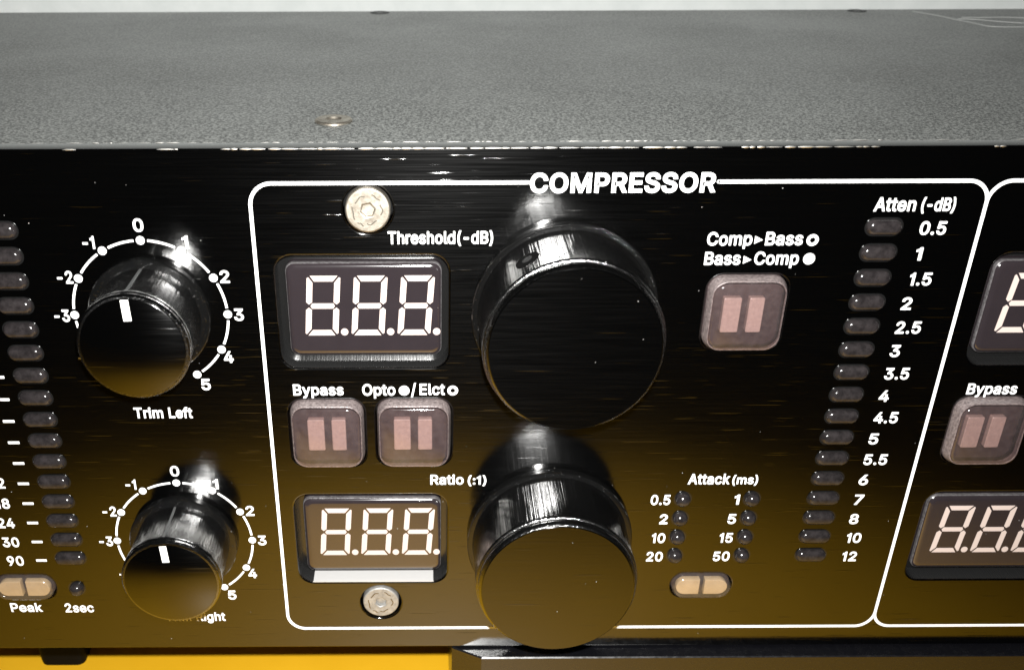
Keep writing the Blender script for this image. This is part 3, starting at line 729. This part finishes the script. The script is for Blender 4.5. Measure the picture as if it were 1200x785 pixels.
label(text('Attack', 25.5, 32.3, 33.95, 1.98), text('(ms)', 32.7, 36.85, 33.95, 1.65))
label(text('Peak', -89.75, -84.25, 8.35, 1.88))
label(text('2sec', -80.3, -75.3, 8.2, 1.92))
label(text('Bypass', -37.5 + DX + .2, -29.75 + DX + .2, 50.1, 1.88))
CW = {'0': 1.45, '1': .86, '2': 1.4, '3': 1.42, '4': 1.45, '5': 1.42, '6': 1.45, '7': 1.4, '8': 1.45, '9': 1.42, '.': .45, '-': .72}
def num_w(s): return sum(CW[c] for c in s)
ATT = ['0.5', '1', '1.5', '2', '2.5', '3', '3.5', '4', '4.5', '5', '5.5', '6', '7', '8', '10', '12']
ms = []
for i, s in enumerate(ATT):
    wd = {1: 1.5, 2: 2.72, 3: 3.75}[len(s)]
    if s == '1': wd = 1.2
    if s == '1.5': wd = 3.5
    ms.append(text(s, 53.3 + (.3 if s[0] == '1' else 0), 53.3 + wd, 75.55 - 3.807 * i, 1.95))
ink('printed_scale', join(ms))
def right_num(s, xr, base, cap=1.92):
    wd = num_w(s) * .97
    return text(s, xr - wd, xr, base, cap)
ink('printed_scale', join([right_num(s, 23.05, 30.0 - 3.8 * i) for i, s in enumerate(('0.5', '2', '10', '20'))]))
ink('printed_scale', join([right_num(s, 34.4, 30.0 - 3.8 * i) for i, s in enumerate(('1', '5', '15', '50'))]))
ms = [stroke([(-83.33, 53.72 - 3.82 * i), (-81.55, 53.72 - 3.82 * i)], .42, *INKY) for i in range(10)]
ms += [right_num(s, -85.5, z) for s, z in (('12', 33.75), ('18', 29.85), ('24', 26.0), ('30', 22.15), ('90', 18.3))]
ink('printed_scale', join(ms))

DIAL = [(-57.64, 63.86), (-57.63, 23.32)]
NUM = {0: (0, 13.55), 1: (6.35, 11.05), 2: (11.45, 5.85), 3: (12.95, -.05), 4: (10.75, -6.9), 5: (6.8, -11.5),
       -1: (-7.45, 11.05), -2: (-11.75, 5.85), -3: (-13.25, -.1), -4: (-10.9, -6.9), -5: (-6.9, -11.6)}
for cx, cz in DIAL:
    ms = []
    for k in range(-5, 6):
        a = 90 - 30 * k
        ms.append(dot(cx + 11.33 * math.cos(R(a)), cz + 11.33 * math.sin(R(a)), .62))
        if k < 5: ms.append(stroke(arc(cx, cz, 11.33, a - 5, a - 25, 10), .34, *INKY))
        nx, nz = NUM[k]
        wd = num_w(str(k)) + (.12 if k < 0 else 0)
        ms.append(text(str(k), cx + nx - wd / 2, cx + nx + wd / 2, cz + nz - .95, 1.9))
    ms.append(ring(cx, cz - 11.33, .33, .62))
    ms.append(stroke(arc(cx, cz, 11.33, -95, -115, 8), .3, *INKY))
    ink('printed_dial', join(ms))

# ------------------------------------------------------------------ displays
def display(cx, cz, name_label=None):
    d = put('display', rloft(cx, cz, [(22.9, 14.7, 1.3, 3.9), (22.9, 14.7, 1.3, 1.75), (22.6, 14.4, 1.3, 1.45), (21.9, 13.7, 1.1, 1.22), (20.9, 12.7, .8, 1.20)]), 'window', unit, 50, name_label)
    put('window_edge', rloft(cx, cz, [(22.98, 14.78, 1.34, 2.1), (22.98, 14.78, 1.34, 1.72), (22.86, 14.66, 1.32, 1.52), (22.7, 14.5, 1.3, 1.46)], 7, False, False), 'rimedge', d)
    return d
SEGW = 1.0
def digit_mesh(x0, z0):
    """seven mitred segments and a point; x0, z0 is the lower left corner"""
    Wd, Hd, t, g, sl = 4.95, 9.42, .88, .16, .078
    hz = Hd / 2
    pl = []
    def hseg(zc, top):
        h = t / 2
        if top == 1: return [(g + .28, zc + h), (Wd - g - .28, zc + h), (Wd - t - g - .05, zc - h), (t + g + .05, zc - h)]
        if top == -1: return [(g + .28, zc - h), (Wd - g - .28, zc - h), (Wd - t - g - .05, zc + h), (t + g + .05, zc + h)]
        return [(.5 + g, zc), (t + g * .2, zc + h * .95), (Wd - t - g * .2, zc + h * .95), (Wd - .5 - g, zc), (Wd - t - g * .2, zc - h * .95), (t + g * .2, zc - h * .95)]
    pl += [hseg(Hd - t / 2, 1), hseg(hz, 0), hseg(t / 2, -1)]
    for up in (0, 1):
        for rt in (0, 1):
            p = [(0, .35), (0, hz - .62), (.42, hz - g - .08), (t, hz - t * .5 - g), (t, t + g * 1.1), (.22, .22)]
            if rt: p = [(Wd - x, z) for x, z in p]
            if up: p = [(x, Hd - z) for x, z in p]
            pl.append(p)
    ms = []
    for p in pl:
        ms.append(plate([[(x0 + x + sl * z, z0 + z) for x, z in p]], 1.165, 1.30))
    ms.append(plate([circ(x0 + 5.92, z0 + .55, .56, 24)], 1.165, 1.30))
    return join(ms)
def liner(x, z):
    return put('cutout_wall', loft([[(px, y, pz) for px, pz in rrect(x, z, 25.3 - 2 * i_, 17.8 - 2 * i_, 2.6 - i_)] for y, i_ in ((.25, .0), (.3, .02), (3.40, .02), (3.42, .0))], False, False), 'liner', panel)
ln0 = liner(*HC)
for dx, dz in ((0, -DZ), (DX, 0), (DX, -DZ)): dup(ln0, dx, dz)
first = display(-26.1, 63.85)
dg_ = put('digit', digit_mesh(-35.15, 59.9), 'segment', first)
for k in (1, 2): dup(dg_, 6.93 * k, 0, first)
dup(first, 0, -DZ)
dup(first, DX, 0)
dup(first, DX, -DZ)

put('flash_lit_sill', loft([[(x_, y_, HC[1] - DZ - 8.9 + h_) for x_, h_ in ((HC[0] - 10.4, .05), (HC[0] + 10.4, .05), (HC[0] + 10.4, -.25), (HC[0] - 10.4, -.25))] for y_ in (.12, 3.4)], True, True), 'milled', panel, 30, 'milled lower edge of the cut-out under the lower display, flash light put in as pale metal')

# ------------------------------------------------------------------ square lit buttons
def button(x, z):
    b = put('push_button', rloft(x, z, [(11.5, 11.5, 2.2, .9), (11.4, 11.4, 2.2, -.25), (10.7, 10.7, 2.1, -1.5), (10.35, 10.35, 2.0, -1.85), (9.8, 9.8, 1.8, -2.0)]), 'shell', unit, 55)
    put('button_rim', rloft(x, z, [(11.55, 11.55, 2.25, .4), (11.47, 11.47, 2.23, -.25), (10.80, 10.80, 2.13, -1.45), (10.6, 10.6, 2.1, -1.5), (10.5, 10.5, 2.1, -1.3)], 7, False, False), 'frost', b)
    put('button_core', rloft(x, z, [(11.3, 11.3, 2.0, 3.3), (11.3, 11.3, 2.0, 1.3), (10.6, 10.6, 1.9, 1.1)]), 'core', b)
    for s, wd in ((-1, 2.65), (1, 2.25)):
        px = x + (-1.85 if s < 0 else 1.75)
        put('light_pad', rloft(px, z - .45, [(wd, 5.5, .25, 1.2), (wd, 5.5, .25, .15), (wd - .2, 5.3, .2, .05)]), 'pad', b)
    return b
b0 = button(*BTN[0])
for x, z in BTN[1:]: dup(b0, x - BTN[0][0], z - BTN[0][1])

def pill(x, z):
    b = put('pill_button', rloft(x, z, [(10.2, 4.6, 2.29, .9), (10.1, 4.5, 2.24, -.6), (9.7, 4.1, 2.0, -1.05), (9.0, 3.4, 1.6, -1.2)]), 'pillshell', unit, 55)
    put('button_core', rloft(x, z, [(10.0, 4.4, 2.1, 3.3), (10.0, 4.4, 2.1, .8)]), 'core', b)
    for s in (-1, 1):
        o = [(x + s * .42, z + 1.55), (x + s * 2.9, z + 1.55)] + [(x + s * (2.9 + 1.5 * math.sin(R(a))), z + .05 + 1.5 * math.cos(R(a))) for a in range(15, 180, 15)] + [(x + s * 2.9, z - 1.45), (x + s * .42, z - 1.45)]
        put('light_pad', plate([o], -.72, .6, .12), 'pillpad', b)
    return b
p0 = pill(*PILL[0])
dup(p0, PILL[1][0] - PILL[0][0], PILL[1][1] - PILL[0][1])

# ------------------------------------------------------------------ indicator lamps
def bar_lamp(x, z):
    o = put('indicator_lamp', rloft(x, z, [(5.05, 2.3, 1.14, .5), (5.05, 2.3, 1.14, -.25), (4.8, 2.05, 1.0, -.62), (4.2, 1.45, .7, -.86), (3.5, .75, .37, -.94)], 8), 'led', unit, 60)
    put('lamp_socket', plate([rrect(x + .02, z - .02, 5.5, 2.75, 1.37), rrect(x, z, 5.02, 2.27, 1.13)], -.035, .02), 'backing', o)
    return o
l0 = bar_lamp(48.1, 76.75)
for i in range(1, 16): dup(l0, 0, -3.797 * i)
for i in range(16): dup(l0, -77.45 - 48.1, -3.797 * i)
def round_lamp(x, z):
    o = put('round_lamp', lathe(x, z, [(1.22, .5), (1.22, -.35), (1.1, -.75), (.85, -1.05), (.5, -1.25), (.2, -1.32)], 40), 'led', unit, 60)
    put('lamp_socket', plate([circ(x, z, 1.5, 32), circ(x, z, 1.21, 32)], -.035, .02), 'backing', o)
    return o
r0 = round_lamp(25.05, 31.1)
for i in range(1, 4): dup(r0, 0, -3.78 * i)
for i in range(4): dup(r0, 11.35, -3.78 * i)
dup(r0, -77.45 - 25.05, 13.4 - 31.1)

# ------------------------------------------------------------------ knobs
def trim_knob(cx, cz, ang):
    k = put('trim_knob', lathe(cx, cz, [(7.6, -1.3), (7.55, -2.2), (7.75, -9.6), (7.9, -10.3), (7.9, -10.7), (7.72, -10.95), (7.86, -11.15), (7.86, -11.5), (7.6, -11.85), (7.3, -11.92)]), 'knob_side', unit, 28)
    put('knob_skirt', lathe(cx, cz, [(8.85, -.08), (8.9, -1.25), (8.8, -1.38), (8.65, -1.43), (7.5, -1.43)]), 'skirt', k, 24)
    put('knob_face', lathe(cx, cz, [(7.32, -11.90), (7.2, -11.98)], 96), 'knob_face', k)
    a = R(90 - ang)
    ca, sa = math.cos(a), math.sin(a)
    def pt(r, t): return (cx + r * ca - t * sa, cz + r * sa + t * ca)
    put('pointer_mark', plate([[pt(7.15, .55), pt(7.15, -.55), pt(4.1, -.55), pt(4.1, .55)]], -12.03, -11.9), 'mark', k)
    bm = join([loft([[(*pt(7.50, .22), y), (*pt(7.50, -.22), y), (*pt(rr_, -.16), y), (*pt(rr_, .16), y)] for y, rr_ in ((-1.5, 7.66), (-2.2, 7.66), (-9.6, 7.86), (-10.4, 7.98))], True, True)])
    for v in bm.vertices:
        x, z, y = v.co
        v.co = (x, y, z)
    put('pointer_line', bm, 'groove', k)
    return k
trim_knob(*DIAL[0], -1.5)
trim_knob(*DIAL[1], -3)

def big_knob(cx, cz, set_screw):
    prof = [(12.9, -1.5), (12.75, -2.4), (12.75, -12.5), (12.55, -12.8), (12.35, -12.9), (12.45, -13.15), (12.45, -13.7), (12.2, -14.15), (11.9, -14.4)]
    k = put('large_knob', lathe(cx, cz, prof, 160), 'knob_side', unit, 28)
    put('knob_skirt', lathe(cx, cz, [(13.65, -.08), (13.7, -1.45), (13.6, -1.6), (13.42, -1.66), (12.5, -1.66)], 160), 'skirt', k, 24)
    put('knob_face', lathe(cx, cz, [(11.98, -14.37), (11.85, -14.48)], 128), 'knob_face', k)
    if set_screw is not None:
        a = R(90 - set_screw)
        u = Vector((math.cos(a), 0, math.sin(a)))
        t = Vector((-math.sin(a), 0, math.cos(a)))
        yv = Vector((0, 1, 0))
        c = Vector((cx, -8.2, cz))
        def rg(r, h, n=32): return [tuple(c + u * h + t * (r * math.cos(2 * PI * i / n)) + yv * (r * math.sin(2 * PI * i / n))) for i in range(n)]
        put('screw_hole', loft([rg(1.8, 12.3), rg(1.8, 12.78), rg(1.7, 12.80)], False, True), 'hole', k)  # raised dark disc stands in for the recess and its shade
        put('set_screw', loft([rg(.75, 12.6), rg(.75, 12.83), rg(.6, 12.85), rg(.42, 12.85), rg(.4, 12.82)], False, True), 'black', k)
    return k
big_knob(3.45, 64.15, -31)
big_knob(3.45, 23.5, None)

# ------------------------------------------------------------------ hexagon screws
def panel_screw(cx, cz, r, y0, lab, turn, mat):
    hexa = [(cx + .95 * math.cos(R(60 * i + turn)), cz + .95 * math.sin(R(60 * i + turn))) for i in range(6)]
    s = put('panel_screw', plate([circ(cx, cz, r, 56), hexa], y0, y0 + 1.9, .26, 3), mat, unit, 35, lab)
    put('hex_socket', plate([circ(cx, cz, 1.2, 24)], y0 + .55, y0 + 1.2), mat, s)
    ms = []
    for a0, a1, rad in ((100, 150, 2.05), (165, 215, 2.15), (40, 75, 2.2), (-20, 25, 2.0), (-95, -50, 1.95), (-130, -105, 2.2)):
        ms.append(stroke(spline([(cx + (rad + .10 * math.sin(j * 1.3 + a0)) * math.cos(R(a0 + (a1 - a0) * j / 5)), cz + (rad + .10 * math.sin(j * 1.3 + a0)) * math.sin(R(a0 + (a1 - a0) * j / 5))) for j in range(6)], 4), .17, y0 - .05, y0 + .05))
    put('embossed_mark', join(ms), 'zincdark', s)
    return s
panel_screw(*SCREW[0], 3.2, -.75, 'bright zinc hexagon screw under the top frame line', 12, 'zinc')
panel_screw(*SCREW[1], 3.1, -.1, 'dull hexagon screw above the bottom frame line', 20, 'dull')

# a foot under the unit
put('rubber_foot', loft([[(px, py, z) for px, py in rrect(-93.2, 28.5, w_, 11, 1.6)] for w_, z in ((12.4, .9), (11.8, -4), (9.6, -20), (9.2, -23.5), (9.0, -23.99))], True, True), 'rubber', unit, 40)

# dust on the panel
ds = []
for i in range(70):
    x, z = random.uniform(-92, 118), random.uniform(2, 86)
    r = random.choice((.025, .03, .03, .04, .06))
    n = random.randint(4, 7)
    ds.append(plate([[(x + r * random.uniform(.6, 1.3) * math.cos(2 * PI * j / n), z + r * random.uniform(.6, 1.3) * math.sin(2 * PI * j / n)) for j in range(n)]], -.07, .01))
for cx, cz, y in ((3.45, 64.59, -14.48), (3.45, 23.64, -14.48)):
    for i in range(4):
        a, q_ = random.uniform(0, 2 * PI), 11 * math.sqrt(random.random())
        ds.append(plate([circ(cx + q_ * math.cos(a), cz + q_ * math.sin(a), random.choice((.025, .035, .05)), 6)], y - .06, y + .02))
dust = put('dust', join(ds), 'dust')
dust['kind'] = 'stuff'
dust['label'] = 'pale dust specks scattered over the black panel and knobs'

# ------------------------------------------------------------------ the black unit below, a little proud of the panel
lower = thing('lower_faceplate', 'black faceplate edge below the compressor with a chamfered left end', 'black unit', (80, 20, -24))
pl = [(-12.6, 60), (-12.6, .25), (-12.1, -.1), (-7.4, -2.75), (185, -2.75), (185, 60)]
rings = [[(x, y, -23.98) for x, y in pl], [(x, y, -.55) for x, y in pl], [(x + (.15 if x < 0 else 0), y + (.18 if y < 1 else 0), -.32) for x, y in pl]]
put('lower_panel', loft(rings, True, True), 'lower', lower, 20)
